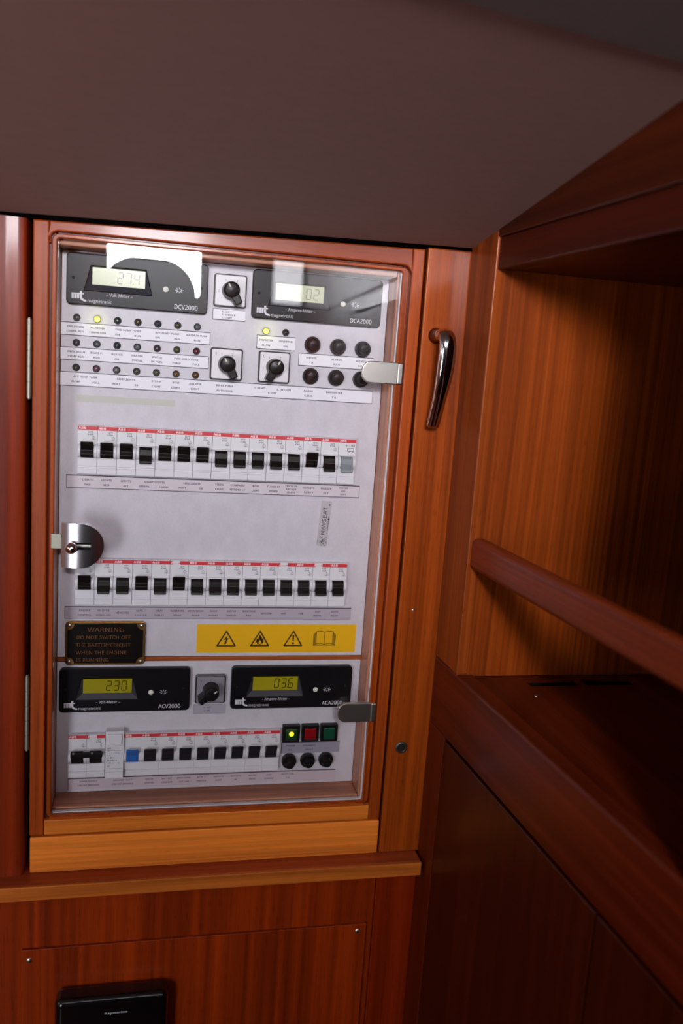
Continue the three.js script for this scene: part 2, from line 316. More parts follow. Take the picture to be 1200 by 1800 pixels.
  part('strike', mergeGeometries([rbox(0.0085, 0.0135, 0.0025, 0.0005).translate(-0.004, 0.0035, 0.0055), rbox(0.003, 0.0135, 0.006, 0.0005).translate(-0.0075, 0.0035, 0.0025)]), M.zinc, k);
  // barrel hinges in the gap at the left edge of the frame
  for (const [a, b] of [[-0.0815, -0.148], [-0.4, -0.4715]]) {
    const hn = new THREE.Group(); hn.name = 'hinge'; d.add(hn); hn.position.set(-0.0024, (a + b) / 2, 0.0005);
    const n = 5, len = (a - b) / n;
    for (let i = 0; i < n; i++) part('knuckle', new THREE.CylinderGeometry(0.0021, 0.0021, len - 0.0006, 14), M.zinc, hn, [0, (i - (n - 1) / 2) * len, 0]);
    part('pin', new THREE.CylinderGeometry(0.0014, 0.0014, a - b + 0.002, 10), M.zinc, hn);
  }
}

// ---------------------------------------------------------------- grey switch panels with their engraved label strips
const PZ = -0.040;                                                 // face of the grey panels
const INK = 'rgb(86,78,90)';
function strip(parent, x0, y1, x1, y0, base, rows, o = {}) {        // metres on the panel; rows: [text lines, x centre (m), y fraction start]
  const w = (x1 - x0) * 1000, h = (y1 - y0) * 1000;
  const m = print(w, h, Math.min(9, 2000 / w), (c) => {
    c.fillStyle = base; c.fillRect(0, 0, w, h); c.fillStyle = o.line ?? '#241f26';
    if (o.top !== 0) c.fillRect(0, 0, w, o.top ?? 0.65); if (o.bottom !== 0) c.fillRect(0, h - (o.bottom ?? 0.6), w, o.bottom ?? 0.6);
    if (o.left) c.fillRect(0, 0, o.left, h); if (o.right) c.fillRect(w - o.right, 0, o.right, h);
    for (const [s, cx, cy, size] of rows) text(c, s, (cx - x0) * 1000, h * cy, (size ?? 2.35) * 1.04, { color: o.ink ?? INK, wide: 1.14, weight: 'bold' });
  }, { rough: 0.5 });
  const [g, mm] = plate(w, h, 0.9, m, M.white);
  return part('label_strip', g, mm, parent, [(x0 + x1) / 2, (y0 + y1) / 2, PZ]);
}
const two = (list, a = 0.34, b = 0.7) => list.flatMap(([x, s, t, u]) => u ? [[s, x, 0.25, 2.1], [t, x, 0.51, 2.1], [u, x, 0.77, 2.1]] : t ? [[s, x, a], [t, x, b]] : [[s, x, 0.5]]);
const R1X = 0.0350, R2X = 0.0347, R3X = 0.0315, MOD = 0.0175;
const bx = (o, i) => o + MOD * (i + 0.5);
{
  const up = thing('switch_panel', 'upper light grey switch panel behind the clear door, lettered strips under its rows', 'switch panel');
  const marks = makeNoise(40, 40, 51), grit = makeNoise(400, 400, 52);
  const pt = dataTex(1024, (u, v) => { const k = 0.93 + 0.035 * marks(u, v) + 0.035 * grit(u, v); return [k, k, k]; });
  const gm = new THREE.MeshStandardMaterial({ color: 0xd7d1d9, map: pt, roughness: 0.46 });
  part('panel_plate', planarUV(rbox(0.3014, 0.3790, 0.005, 0.0006), 0.3, 0.4).translate(0.1695, -0.2072, PZ - 0.0025), gm, up);
  const lo = thing('switch_panel', 'lower light grey switch panel below the thin teak strip, with the bottom breaker row', 'switch panel');
  part('panel_plate', planarUV(rbox(0.3014, 0.136, 0.005, 0.0006), 0.3, 0.4).translate(0.1695, -0.4695, PZ - 0.0025), gm, lo);
  const tk = struct('trim_3'); board('divider', [0.0187, -0.4012, PZ - 0.004], [0.3203, -0.397, PZ + 0.001], M.strip, tk, 'x', 0.0006);
  const S = 'rgb(236,233,241)';
  const X = [0.0322, 0.0500, 0.0680, 0.0860, 0.1038, 0.1217, 0.1396];
  strip(up, 0.0187, -0.0801, 0.1518, -0.0919, S, [['ENG.DRIVER', X[0] - 0.001, 0.33, 2.1], ['COMPR. RUN', X[0] - 0.001, 0.68, 2.1], ['AC.DRIVER', X[1] + 0.0005, 0.33, 2.1], ['COMPR.RUN', X[1] + 0.0005, 0.68, 2.1],
    ['FWD SUMP PUMP', 0.0775, 0.33], ['ON', X[2], 0.7], ['RUN', X[3], 0.7], ['AFT SUMP PUMP', 0.1125, 0.33], ['ON', X[4], 0.7], ['RUN', X[5], 0.7], ['WATER PR PUMP', 0.1393, 0.33, 2.1], ['RUN', X[6], 0.7]], { right: 0.4 });
  strip(up, 0.0187, -0.1022, 0.1512, -0.1139, S, [...two([[X[0], 'DECK WASH', 'PUMP RUN'], [X[1], 'BILGE P.', 'RUN'], [X[2], 'HEATER', 'ON'], [X[3], 'HEATER', 'STATUS'], [X[4], 'WATER', 'IN FUEL']]), ['FWD HOLD TANK', 0.1305, 0.34], ['PUMP', X[5], 0.7], ['FULL', X[6], 0.7]], { right: 0.4 });
  strip(up, 0.0187, -0.1243, 0.3116, -0.1372, S, [['AFT HOLD TANK', 0.0405, 0.32], ['PUMP', X[0], 0.68], ['FULL', X[1], 0.68], ['SIDE LIGHTS', 0.0765, 0.32], ['PORT', X[2], 0.68], ['SB', X[3], 0.68],
    ...two([[X[4], 'STERN', 'LIGHT'], [X[5], 'BOW', 'LIGHT'], [X[6], 'ANCHOR', 'LIGHT'], [0.1670, 'BILGE PUMP', 'AUTO/MAN'], [0.2475, 'RADAR', '0.25 A'], [0.2730, 'BAROMETER', '3 A']], 0.32, 0.68), ['1. 60 HZ', 0.2000, 0.32], ['2. INV. ON', 0.2235, 0.34], ['0. OFF', 0.2125, 0.66]], { right: 0.25 });
  strip(up, 0.1950, -0.0787, 0.2321, -0.0917, 'rgb(240,237,242)', two([[0.2042, 'INVERTER', 'SL.ON'], [0.2228, 'INVERTER', 'ON']]), { left: 0.5 });
  strip(up, 0.2359, -0.0926, 0.3100, -0.1048, 'rgb(240,237,242)', two([[0.2485, 'METERS', '1 A'], [0.2735, 'ALARMS', '0.2 A'], [0.2982, 'ALT REG.', '0.5 A']]), { left: 0.5 });
  strip(up, 0.1528, -0.0578, 0.1832, -0.0680, 'rgb(240,237,242)', [['0. OFF', 0.1650, 0.24, 2.1], ['1. SERVICE', 0.1678, 0.5, 2.1], ['2. START', 0.1662, 0.76, 2.1]], { left: 0.5, top: 0.3, bottom: 0.7 });
  strip(up, 0.0249, -0.2188, 0.3054, -0.2313, 'rgb(216,205,212)', [...two([[bx(R1X, 0), 'LIGHTS', 'FWD'], [bx(R1X, 1), 'LIGHTS', 'MID'], [bx(R1X, 2), 'LIGHTS', 'AFT'], [bx(R1X, 7), 'STERN', 'LIGHT'], [bx(R1X, 8), 'COMPASS/', 'WINDEX LT'], [bx(R1X, 9), 'BOW', 'LIGHT'], [bx(R1X, 10), 'FLOOD LT', 'DOWN'],
    [bx(R1X, 11), 'TRICOLOR', 'ANCHOR', 'LIGHTS'], [bx(R1X, 12), 'OUTLETS', '12/24 V'], [bx(R1X, 13), 'FREEZER', '24 V'], [bx(R1X, 14), 'HEATER', 'OFF', 'VENT']]), ['NIGHT LIGHTS', bx(R1X, 3.5), 0.34], ['GENERAL', bx(R1X, 3), 0.7, 2.1], ['CABINS', bx(R1X, 4), 0.7, 2.1], ['SIDE LIGHTS', bx(R1X, 5.5), 0.34], ['PORT', bx(R1X, 5), 0.7], ['SB', bx(R1X, 6), 0.7]], { left: 0.35, top: 0.85, right: 0.2 });
  strip(up, 0.0252, -0.3455, 0.3058, -0.3579, 'rgb(184,172,184)', two([['ENGINE', 'CONTROL'], ['ANCHOR', 'WINDLASS'], ['WINCHES'], ['REFR. /', 'FREEZER'], ['HEAT', 'TOILET'], ['WATER PR.', 'PUMP'], ['DECK WASH', 'PUMP'], ['SUMP', 'PUMPS'], ['WATER', 'MAKER'], ['WEATHER', 'FAX'], ['SATCOM'], ['VHF'], ['SSB'], ['NAV', 'INSTR.'], ['AUTO', 'PILOT']].map((a, i) => [bx(R2X, i), ...a])), { left: 0.3, top: 0.9, bottom: 0.3 });
  // lower panel
  strip(lo, 0.0304, -0.5223, 0.3014, -0.5344, 'rgb(205,188,196)', [...two([[0.0500, 'SHORE SUPPLY', 'CIRCUIT BREAKER'], [0.0830, 'GROUND FAULT', 'CIRCUIT BREAKER'], [0.1090, 'WATER', 'HEATER'], [0.1265, 'BATTERY', 'CHARGER'], [0.1437, 'BATT.CONV.', 'AFT CAB'], [0.1610, 'REFR. +', 'FREEZER'], [0.1785, 'OUTLETS', 'PORT'], [0.1960, 'OUTLETS', 'SB'], [0.2134, 'MICRO', 'WAVE'], [0.2308, 'ELEC', 'CHARGE'], [0.2505, 'INLET CTRL.', '1 A']], 0.32, 0.66)].map(([a, b, c]) => [a, b, c, 2.1]), { left: 0.45, top: 0.9, bottom: 0 });
  strip(lo, 0.2418, -0.4904, 0.3038, -0.5031, 'rgb(156,150,165)', two([[0.2515, 'POWER', 'ON'], [0.2715, 'POLARITY', 'FAULT']]), { left: 0.45, top: 0.9, bottom: 0, ink: 'rgb(52,48,60)' });
  strip(lo, 0.1500, -0.4475, 0.1822, -0.4572, 'rgb(176,170,182)', [['0. OFF', 0.1640, 0.32, 2.1], ['1. ON', 0.1638, 0.68, 2.1]], { top: 0.2, left: 0.2, bottom: 0.2 });

  // tape and stickers
  const tp = thing('tape_strip', 'faint grey strip of old tape below the three indicator rows', 'tape', [0.0775, -0.1478, PZ]);
  part('tape', new THREE.BoxGeometry(0.0882, 0.0060, 0.0003).translate(0, 0, 0.00015), std(0xc5c3ba, 0.5), tp); tp.rotation.z = 0.004;
  const nl = thing('nav_label', 'narrow grey handwritten sticker lettered NAVSEAT, turned on its side', 'sticker', [0.2717, -0.2585, PZ]);
  const nm = print(46, 11, 16, (c, w, h) => {
    c.fillStyle = 'rgb(190,184,188)'; c.fillRect(0, 0, w, h); c.fillStyle = 'rgba(90,84,92,0.35)';
    for (let i = 0; i < 60; i++) c.fillRect(i < 40 ? rnd() * 9 : rnd() * w, rnd() * h, 0.5 + rnd() * 1.2, 0.3 + rnd());
    text(c, 'NAVSEAT', 25.5, 5.2, 6.2, { color: '#2a262c', wide: 1.15 });
    c.strokeStyle = '#2f2b31'; c.lineWidth = 0.55; c.beginPath(); c.moveTo(2, 7.5); c.lineTo(5, 4); c.lineTo(4.5, 7); c.lineTo(9, 4.6); c.moveTo(3, 5); c.lineTo(8.5, 7.8); c.moveTo(13, 9.8); c.lineTo(27, 9.8); c.stroke();
    c.fillStyle = '#221f24'; c.beginPath(); c.moveTo(27, 8.6); c.lineTo(30.5, 9.8); c.lineTo(27, 10.8); c.fill(); c.fillRect(41.5, 8.3, 1.4, 1.2);
  });
  const [ng, nmm] = plate(46, 10.5, 0.3, nm, M.white); const no = part('sticker', ng, nmm, nl); no.rotation.z = Math.PI / 2 - 0.065;
  const ys = thing('warning_sticker', 'yellow warning sticker with three black triangles and an open book', 'sticker', [0.2316, -0.3783, PZ]);
  const ym = print(162, 29.6, 12, (c, w, h) => {
    c.fillStyle = 'rgb(240,182,10)'; c.fillRect(0, 0, w, h); c.strokeStyle = c.fillStyle = '#30200a'; c.lineJoin = 'round'; c.lineCap = 'round';
    for (const [x, k] of [[29.3, 0], [63, 1], [97, 2]]) {
      c.lineWidth = 1.35; c.beginPath(); c.moveTo(x, 7.2); c.lineTo(x + 9, 22.4); c.lineTo(x - 9, 22.4); c.closePath(); c.stroke();
      if (k === 0) { c.beginPath(); c.moveTo(x + 1.6, 10.6); c.lineTo(x - 2.6, 16.2); c.lineTo(x - 0.2, 16); c.lineTo(x - 1.2, 18.6); c.lineTo(x - 2.2, 18.4); c.lineTo(x - 1.3, 21.3); c.lineTo(x + 1, 18.9); c.lineTo(x, 18.7); c.lineTo(x + 2.4, 14.4); c.lineTo(x + 0.2, 14.7); c.closePath(); c.fill(); }
      if (k === 1) { c.beginPath(); c.moveTo(x - 0.6, 10.8); c.bezierCurveTo(x + 2.4, 13, x + 1.4, 14, x + 2.6, 15.2); c.bezierCurveTo(x + 2.8, 14.6, x + 3, 14.2, x + 2.8, 13.6); c.bezierCurveTo(x + 5, 17, x + 3.6, 21, x, 21.1); c.bezierCurveTo(x - 4, 21, x - 4.6, 17, x - 2.6, 14.4); c.bezierCurveTo(x - 2.6, 15.4, x - 2.2, 15.8, x - 1.6, 16); c.bezierCurveTo(x - 2, 13.6, x - 0.4, 12.6, x - 0.6, 10.8); c.fill();
        c.fillStyle = 'rgb(240,182,10)'; c.beginPath(); c.moveTo(x + 0.2, 16.4); c.bezierCurveTo(x + 2, 18.4, x + 1.6, 20.4, x, 20.5); c.bezierCurveTo(x - 1.8, 20.4, x - 1.8, 18.6, x + 0.2, 16.4); c.fill(); c.fillStyle = '#30200a'; }
      if (k === 2) { c.beginPath(); c.moveTo(x - 1, 11.2); c.lineTo(x + 1, 11.2); c.lineTo(x + 0.55, 17.6); c.lineTo(x - 0.55, 17.6); c.closePath(); c.fill(); c.beginPath(); c.arc(x, 19.9, 1.1, 0, 7); c.fill(); }
    }
    c.lineWidth = 0.55; const x = 129.4;
    for (const s of [-1, 1]) { for (let i = 0; i < 4; i++) { c.beginPath(); c.moveTo(x, 8.2 + (i ? 12 : 0)); if (!i) { c.bezierCurveTo(x + s * 2, 6.6, x + s * 7, 6.6, x + s * 8.6, 7.6); c.moveTo(x, 21.5); c.bezierCurveTo(x + s * 2, 20, x + s * 7, 20, x + s * 8.6, 21); } c.moveTo(x + s * (8.6 + i * 0.9), 7.6 + i * 1.0); c.lineTo(x + s * (8.6 + i * 0.9), 21.2 + i * 0.3); c.stroke(); }
      c.beginPath(); c.moveTo(x, 22); c.lineTo(x + s * 11.3, 22.2); c.lineTo(x + s * 11.3, 10.6); c.stroke(); }
    c.beginPath(); c.moveTo(x, 8.2); c.lineTo(x, 22); c.stroke();
  }, { rough: 0.4 });
  const [yg, ymm] = plate(162, 29.6, 0.3, ym, std(0xf0b60a, 0.4)); part('sticker', yg, ymm, ys);

  // brass and black enamel warning plaque
  const wp = thing('warning_plaque', 'black enamel plaque with brass rim and brass WARNING lettering, screwed over the teak strip', 'plaque', [0.0637, -0.3820, PZ + 0.0012]);
  const rim = rrect(0.0748, 0.0437, 0.004); part('rim', extr(rim, 0.0022, 0.0006, 2), M.brass, wp);
  const face = new THREE.Shape(); { const a = 0.0352, b = 0.0199, q = 0.0062; face.moveTo(-a + q, -b); face.lineTo(a - q, -b); face.absarc(a, -b, q, Math.PI, Math.PI / 2, true); face.lineTo(a, b - q); face.absarc(a, b, q, 1.5 * Math.PI, Math.PI, true); face.lineTo(-a + q, b); face.absarc(-a, b, q, 0, -Math.PI / 2, true); face.lineTo(-a, -b + q); face.absarc(-a, -b, q, Math.PI / 2, 0, true); }
  const wm = print(74, 43, 14, (c, w, h) => {
    c.fillStyle = '#120c09'; c.fillRect(0, 0, w, h); const o = { color: '#7a5230', wide: 1.12, align: 'left' };
    [['WARNING', 20, 7.4, 5.8, 34.5], ['DO NOT SWITCH OFF', 9.6, 15.2, 4.7, 51], ['THE BATTERYCIRCUIT', 9.6, 22.9, 4.7, 51], ['WHEN THE ENGINE', 9.6, 30.6, 4.7, 47.5], ['IS RUNNING', 9.6, 38, 4.7, 31]].forEach(([t, x, y, z, width]) => {
      c.font = `${z * 10}px sans-serif`; text(c, t, x, y, z, { ...o, wide: width / (c.measureText(t).width / 10) }); });
  }, { rough: 0.35, spec: 0.3 });
  part('enamel_face', planarUV(extr(face, 0.0005, 0.0001, 1, 10), 0.074, 0.043), wm, wp, [0, 0, 0.0021]);
  for (const sx of [-1, 1]) for (const sy of [-1, 1]) part('screw', latheZ([[0.0, 0.0012], [0.0014, 0.001], [0.0021, 0]], 16), M.steel, wp, [sx * 0.0334, sy * 0.0182, 0.0021]);
}

// ---------------------------------------------------------------- digital meters
{
  const G = 'digital meters of the switch panels';
  const SEG = { 0: 'abcdef', 1: 'bc', 2: 'abged', 3: 'abgcd', 4: 'fgbc', 5: 'afgcd', 6: 'afgedc', 7: 'abc', 8: 'abcdefg', 9: 'abcfgd', '-': 'g', ' ': '' };
  const lcdM = (chars, back, dig) => print(46, 15, 16, (c, w, h) => {
    c.fillStyle = back; c.fillRect(0, 0, w, h); c.strokeStyle = dig; c.fillStyle = dig; c.lineWidth = 0.95; c.lineCap = 'butt';
    let x = 43.6 - 7.2 * chars.replace('.', '').length;
    for (const ch of chars) {
      if (ch === '.') { c.fillRect(x - 1.35, 11.6, 0.9, 0.9); continue; }
      c.save(); c.translate(x, 2.8); c.transform(1, 0, -0.06, 1, 0.5, 0); const a = 4.3, b = 4.8;
      const L = { a: [0.3, 0, a - 0.3, 0], b: [a, 0.3, a, b - 0.3], c: [a, b + 0.3, a, 2 * b - 0.3], d: [0.3, 2 * b, a - 0.3, 2 * b], e: [0, b + 0.3, 0, 2 * b - 0.3], f: [0, 0.3, 0, b - 0.3], g: [0.4, b, a - 0.4, b] };
      for (const s of SEG[ch]) { const q = L[s]; c.beginPath(); c.moveTo(q[0], q[1]); c.lineTo(q[2], q[3]); c.stroke(); }
      c.restore(); x += 7.2;
    }
  }, { rough: 0.25 });
  const fitText = (c, str, x, y, size, width, color) => { c.font = `${size * 10}px sans-serif`; const w = c.measureText(str).width / 10; text(c, str, x, y, size, { color, align: 'left', wide: width / w }); };
  const W = 0.1245, H = 0.0445;
  const faceM = (kind, model) => print(124.5, 44.5, 14, (c, w, h) => {
    c.fillStyle = '#141316'; c.fillRect(0, 0, w, h);
    const ink = '#d9d6dc'; c.fillStyle = ink;
    // logo: three bars with a t whose foot sweeps right
    for (let i = 0; i < 3; i++) c.fillRect(4.7 + i * 2.3, 34.6, 1.9, 4.9); c.fillRect(4.7, 34.6, 6.4, 0.9);
    c.beginPath(); c.moveTo(11.6, 32.6); c.lineTo(13.5, 32.6); c.lineTo(13.5, 37.8); c.quadraticCurveTo(14, 39.9, 17.4, 40.2); c.lineTo(17.4, 41.7); c.quadraticCurveTo(11.9, 41.6, 11.6, 37.8); c.closePath(); c.fill(); c.fillRect(10.6, 34.6, 4.6, 0.9);
    fitText(c, 'magnetronic', 18.2, 40.6, 3.9, 21.3, ink); fitText(c, `– ${kind} –`, 46 - (kind[0] === 'V' ? 11.6 : 14.5), 34.3, 3.9, kind[0] === 'V' ? 23.2 : 29, ink); fitText(c, model, 94.2, 39.6, 5.5, 21.6, '#ece9ee');
    c.strokeStyle = ink; c.lineWidth = 0.55; for (let i = 0; i < 8; i++) { const a = i * Math.PI / 4, q = [98.6 + Math.cos(a) * 1.4, 24.9 + Math.sin(a) * 1.1]; c.beginPath(); c.moveTo(...q); c.lineTo(98.6 + Math.cos(a) * 3.9, 24.9 + Math.sin(a) * 2.5); c.stroke(); }
  }, { rough: 0.32, spec: 0.35 });
  const body = rrect(W, H, 0.004); const LX0 = -0.0465, LX1 = 0.0118, LY0 = -0.0093, LY1 = 0.0120;
  const hp = new THREE.Path(); hp.moveTo(LX0, LY0); hp.lineTo(-0.0410, LY1); hp.lineTo(0.0064, LY1); hp.lineTo(LX1, LY0); hp.closePath(); body.holes.push(hp);
  const bg = planarUV(extr(body, 0.0055, 0.0008, 3, 8), W, H);
  const recess = (() => {                                          // sloping sides of the display window, deepest at the display
    const o = [[LX0, LY0], [LX1, LY0], [0.0064, LY1], [-0.0410, LY1]], i = [[-0.0402, -0.0036], [0.0056, -0.0036], [0.0056, 0.0112], [-0.0402, 0.0112]], v = [];
    for (let k = 0; k < 4; k++) { const a = o[k], b = o[(k + 1) % 4], c = i[(k + 1) % 4], e = i[k]; v.push(a[0], a[1], 0.0054, b[0], b[1], 0.0054, c[0], c[1], 0.0024, a[0], a[1], 0.0054, c[0], c[1], 0.0024, e[0], e[1], 0.0024); }
    const g = new THREE.BufferGeometry(); g.setAttribute('position', new THREE.Float32BufferAttribute(v, 3)); g.computeVertexNormals(); return g;
  })();
  const recM = matt(0x38383e, 0.4);
  const Y0 = 'rgb(178,184,140)', Y1 = 'rgb(166,154,26)';
  const defs = [
    ['black digital volt meter at the top left of the upper panel, display reading 27.4', 0.0855, -0.0422, 'Volt-Meter', 'DCV2000', '27.4', Y0, '#4d5140'],
    ['black digital ampere meter at the top right of the upper panel', 0.2507, -0.0416, 'Ampere-Meter', 'DCA2000', '02', 'rgb(190,194,160)', '#7b7f70'],
    ['black digital volt meter on the lower panel, yellow display reading 230', 0.0836, -0.4291, 'Volt-Meter', 'ACV2000', '230', Y1, '#4a4612'],
    ['black digital ampere meter on the lower panel, yellow display reading 03.6', 0.2487, -0.4288, 'Ampere-Meter', 'ACA2000', '03.6', Y1, '#2f2c0c'],
  ];
  for (const [label, x, y, kind, model, val, back, dig] of defs) {
    const t = thing('panel_meter', label, 'meter', [x, y, PZ], G);
    part('housing', bg, faceM(kind, model), t);
    part('display_recess', recess, recM, t);
    const [lg, lm] = plate(46, 15, 0.6, lcdM(val, back, dig), M.softBlack); part('display', lg, lm, t, [-0.0172, 0.0038, 0.0021]);
    part('sensor_dot', latheZ([[0, 0.0009], [0.0018, 0.0007], [0.0026, 0]], 20), std(0xe6e3d6, 0.4), t, [0.0243, -0.0027, 0.0054]);
    for (const s of [-1, 1]) part('screw', latheZ([[0, 0.0004], [0.0012, 0.0003], [0.0014, 0]], 12), M.softBlack, t, [s * 0.0562, 0.0008, 0.0054]);
  }
}

// ---------------------------------------------------------------- rotary switches
{
  const knobGeo = () => {
    const base = latheZ([[0, 0.0150], [0.0056, 0.0147], [0.0069, 0.0137], [0.0075, 0.0116], [0.0081, 0.0020], [0.0084, 0]], 32);
    const arm = new THREE.Shape(); arm.moveTo(-0.0046, 0); arm.lineTo(-0.0034, -0.0138); arm.quadraticCurveTo(0, -0.0155, 0.0034, -0.0138); arm.lineTo(0.0046, 0); arm.closePath();
    return mergeGeometries([base.toNonIndexed(), extr(arm, 0.0135, 0.0012, 3).toNonIndexed ? extr(arm, 0.0135, 0.0012, 3) : null].map((g) => { const q = g.index ? g.toNonIndexed() : g; q.deleteAttribute('uv'); return q; }));
  };
  const kg = knobGeo(), km = null;
  const plateM = (bg, marks, ink) => print(27.4, 27.4, 16, (c, w, h) => { c.fillStyle = bg; c.fillRect(0, 0, w, h); for (const [s, x, y, z] of marks) text(c, s, x, y, z ?? 3.3, { color: ink }); });
  const defs = [
    ['black rotary switch on a white square plate between the two upper meters', 0.1682, -0.0411, 0.55, '#e8e5e9', [['0', 3.6, 14.5], ['1', 9, 4.4], ['2', 19.5, 4.4]], '#77707a', 0x141214],
    ['black rotary switch above the BILGE PUMP AUTO/MAN lettering, lever pointing lower right', 0.1675, -0.1083, 0.52, '#e6dfe4', [['0', 3.8, 4.2, 2.8], ['1', 9, 4.6], ['2', 19, 4.4]], '#57505a', 0x1c1614],
    ['black rotary switch below the INVERTER label, lever pointing lower left', 0.2127, -0.1080, -0.5, '#e6e0e5', [['0', 3.6, 4, 3.6], ['1', 3.2, 15.4], ['1', 8.6, 5], ['2', 19, 5]], '#57505a', 0x1c1614],
    ['black rotary switch on a grey square plate between the two lower meters', 0.1661, -0.4302, -0.92, '#8d8891', [['0', 4.2, 4.6], ['1', 13.7, 4], ['2', 23, 8.4]], '#2f2b33', 0x141315],
  ];
  for (const [label, x, y, a, bgc, marks, ink, kc] of defs) {
    const t = thing('rotary_switch', label, 'switch', [x, y, PZ], 'rotary switches of the switch panels');
    part('bezel', extr(rrect(0.0302, 0.0296, 0.0022), 0.0044, 0.0007, 2), std(0x2a2027, 0.35), t);
    const fg = planarUV(extr(rrect(0.0274, 0.0270, 0.0014), 0.0008, 0.0002, 1), 0.0274, 0.027);
    part('dial_plate', fg, plateM(bgc, marks, ink), t, [0, 0, 0.0043]);
    const k = part('knob', kg, matt(kc, 0.32), t, [0.0004, 0.0, 0.0048]); k.rotation.z = a;
    const tip = part('pale_mark', rbox(0.0014, 0.0036, 0.0005, 0.0002, 1), M.cream, k, [0, 0.0046, 0.0146]); tip.rotation.x = -0.05;  // pale mark on the knob, opposite the lever
  }
}

// ---------------------------------------------------------------- indicator lamps
{
  const bez = latheZ([[0.0021, 0.0013], [0.0027, 0.0019], [0.0032, 0.0016], [0.0034, 0]], 24), dome = new THREE.SphereGeometry(0.0024, 20, 10, 0, Math.PI * 2, 0, Math.PI / 2).rotateX(Math.PI / 2).scale(1, 1, 0.75);
  const bm = std(0x1c191c, 0.4), X = [0.0322, 0.0500, 0.0679, 0.0858, 0.1037, 0.1216, 0.1395];
  const lens = (c) => new THREE.MeshPhysicalMaterial({ color: c, roughness: 0.28, clearcoat: 0.6, clearcoatRoughness: 0.1 });
  const G = 'small round indicator lamps of the upper panel';
  const rows = [
    [-0.0760, ['0x4a4548 unlit grey indicator lamp above ENG.DRIVER, first of the top lamp row', 'lit glowing yellow-green indicator lamp above AC.DRIVER, second of the top lamp row', '0x20332e unlit dark green indicator lamp above ON of the FWD SUMP PUMP label', '0x4b3a24 unlit amber indicator lamp above RUN of the FWD SUMP PUMP label', '0x2e333c unlit dark blue indicator lamp above ON of the AFT SUMP PUMP label', '0x4a4530 unlit olive indicator lamp above RUN of the AFT SUMP PUMP label', '0x50575c unlit grey-blue indicator lamp above the WATER PR PUMP label']],
    [-0.0982, ['0x473b45 unlit purplish indicator lamp above the DECK WASH PUMP RUN label', '0x50575a unlit grey indicator lamp above the BILGE P. RUN label', '0x182c2b unlit dark green indicator lamp above the HEATER ON label', '0x5c605c unlit grey indicator lamp above the HEATER STATUS label', '0x44303c unlit maroon indicator lamp above the WATER IN FUEL label', '0x4a4628 unlit olive indicator lamp above the left half of FWD HOLD TANK', '0x6a2733 unlit red indicator lamp above FULL of the FWD HOLD TANK label']],
    [-0.1204, ['0x3f4234 unlit dark olive indicator lamp above the left half of AFT HOLD TANK', '0x6c4254 unlit purple-red indicator lamp above FULL of the AFT HOLD TANK label', '0x6d6a6b unlit pale grey indicator lamp above PORT of the SIDE LIGHTS label', '0x4a4c38 unlit olive indicator lamp above SB of the SIDE LIGHTS label', '0x4e5038 unlit olive indicator lamp above STERN LIGHT in the third lamp row', '0x6b512a unlit amber indicator lamp above BOW LIGHT in the third lamp row', '0x6b4423 unlit orange-brown indicator lamp above ANCHOR LIGHT, last of the third row']],
  ];
  const glow = new THREE.MeshStandardMaterial({ color: 0xd8e04a, emissive: new THREE.Color().setRGB(0.85, 0.95, 0.12), emissiveIntensity: 2.2, roughness: 0.3 });
  const make = (x, y, s) => {
    const lit = s.startsWith('lit'), label = lit ? s : s.slice(9);
    const t = thing('indicator_light', label, 'indicator light', [x, y, PZ], G);
    part('bezel', bez, lit ? std(0x8c8a3a, 0.4) : bm, t); part('lens', dome, lit ? glow : lens(parseInt(s.slice(2, 8), 16)), t, [0, 0, 0.0012]);  // on lit lamps the glow is put into the bezel colour too
    if (lit) { const l = new THREE.PointLight(new THREE.Color().setRGB(0.8, 0.95, 0.1), 0.00011, 0.3); l.position.set(0, 0, 0.0042); l.shadow.radius = 0.06; l.castShadow = true; t.add(l); }
  };
  for (const [y, list] of rows) list.forEach((s, i) => make(X[i], y, s));
  make(0.2034, -0.0749, 'lit glowing pale yellow indicator lamp above the left INVERTER label');
  make(0.2224, -0.0749, '0x2c292b unlit black indicator lamp above the right INVERTER ON label');
}

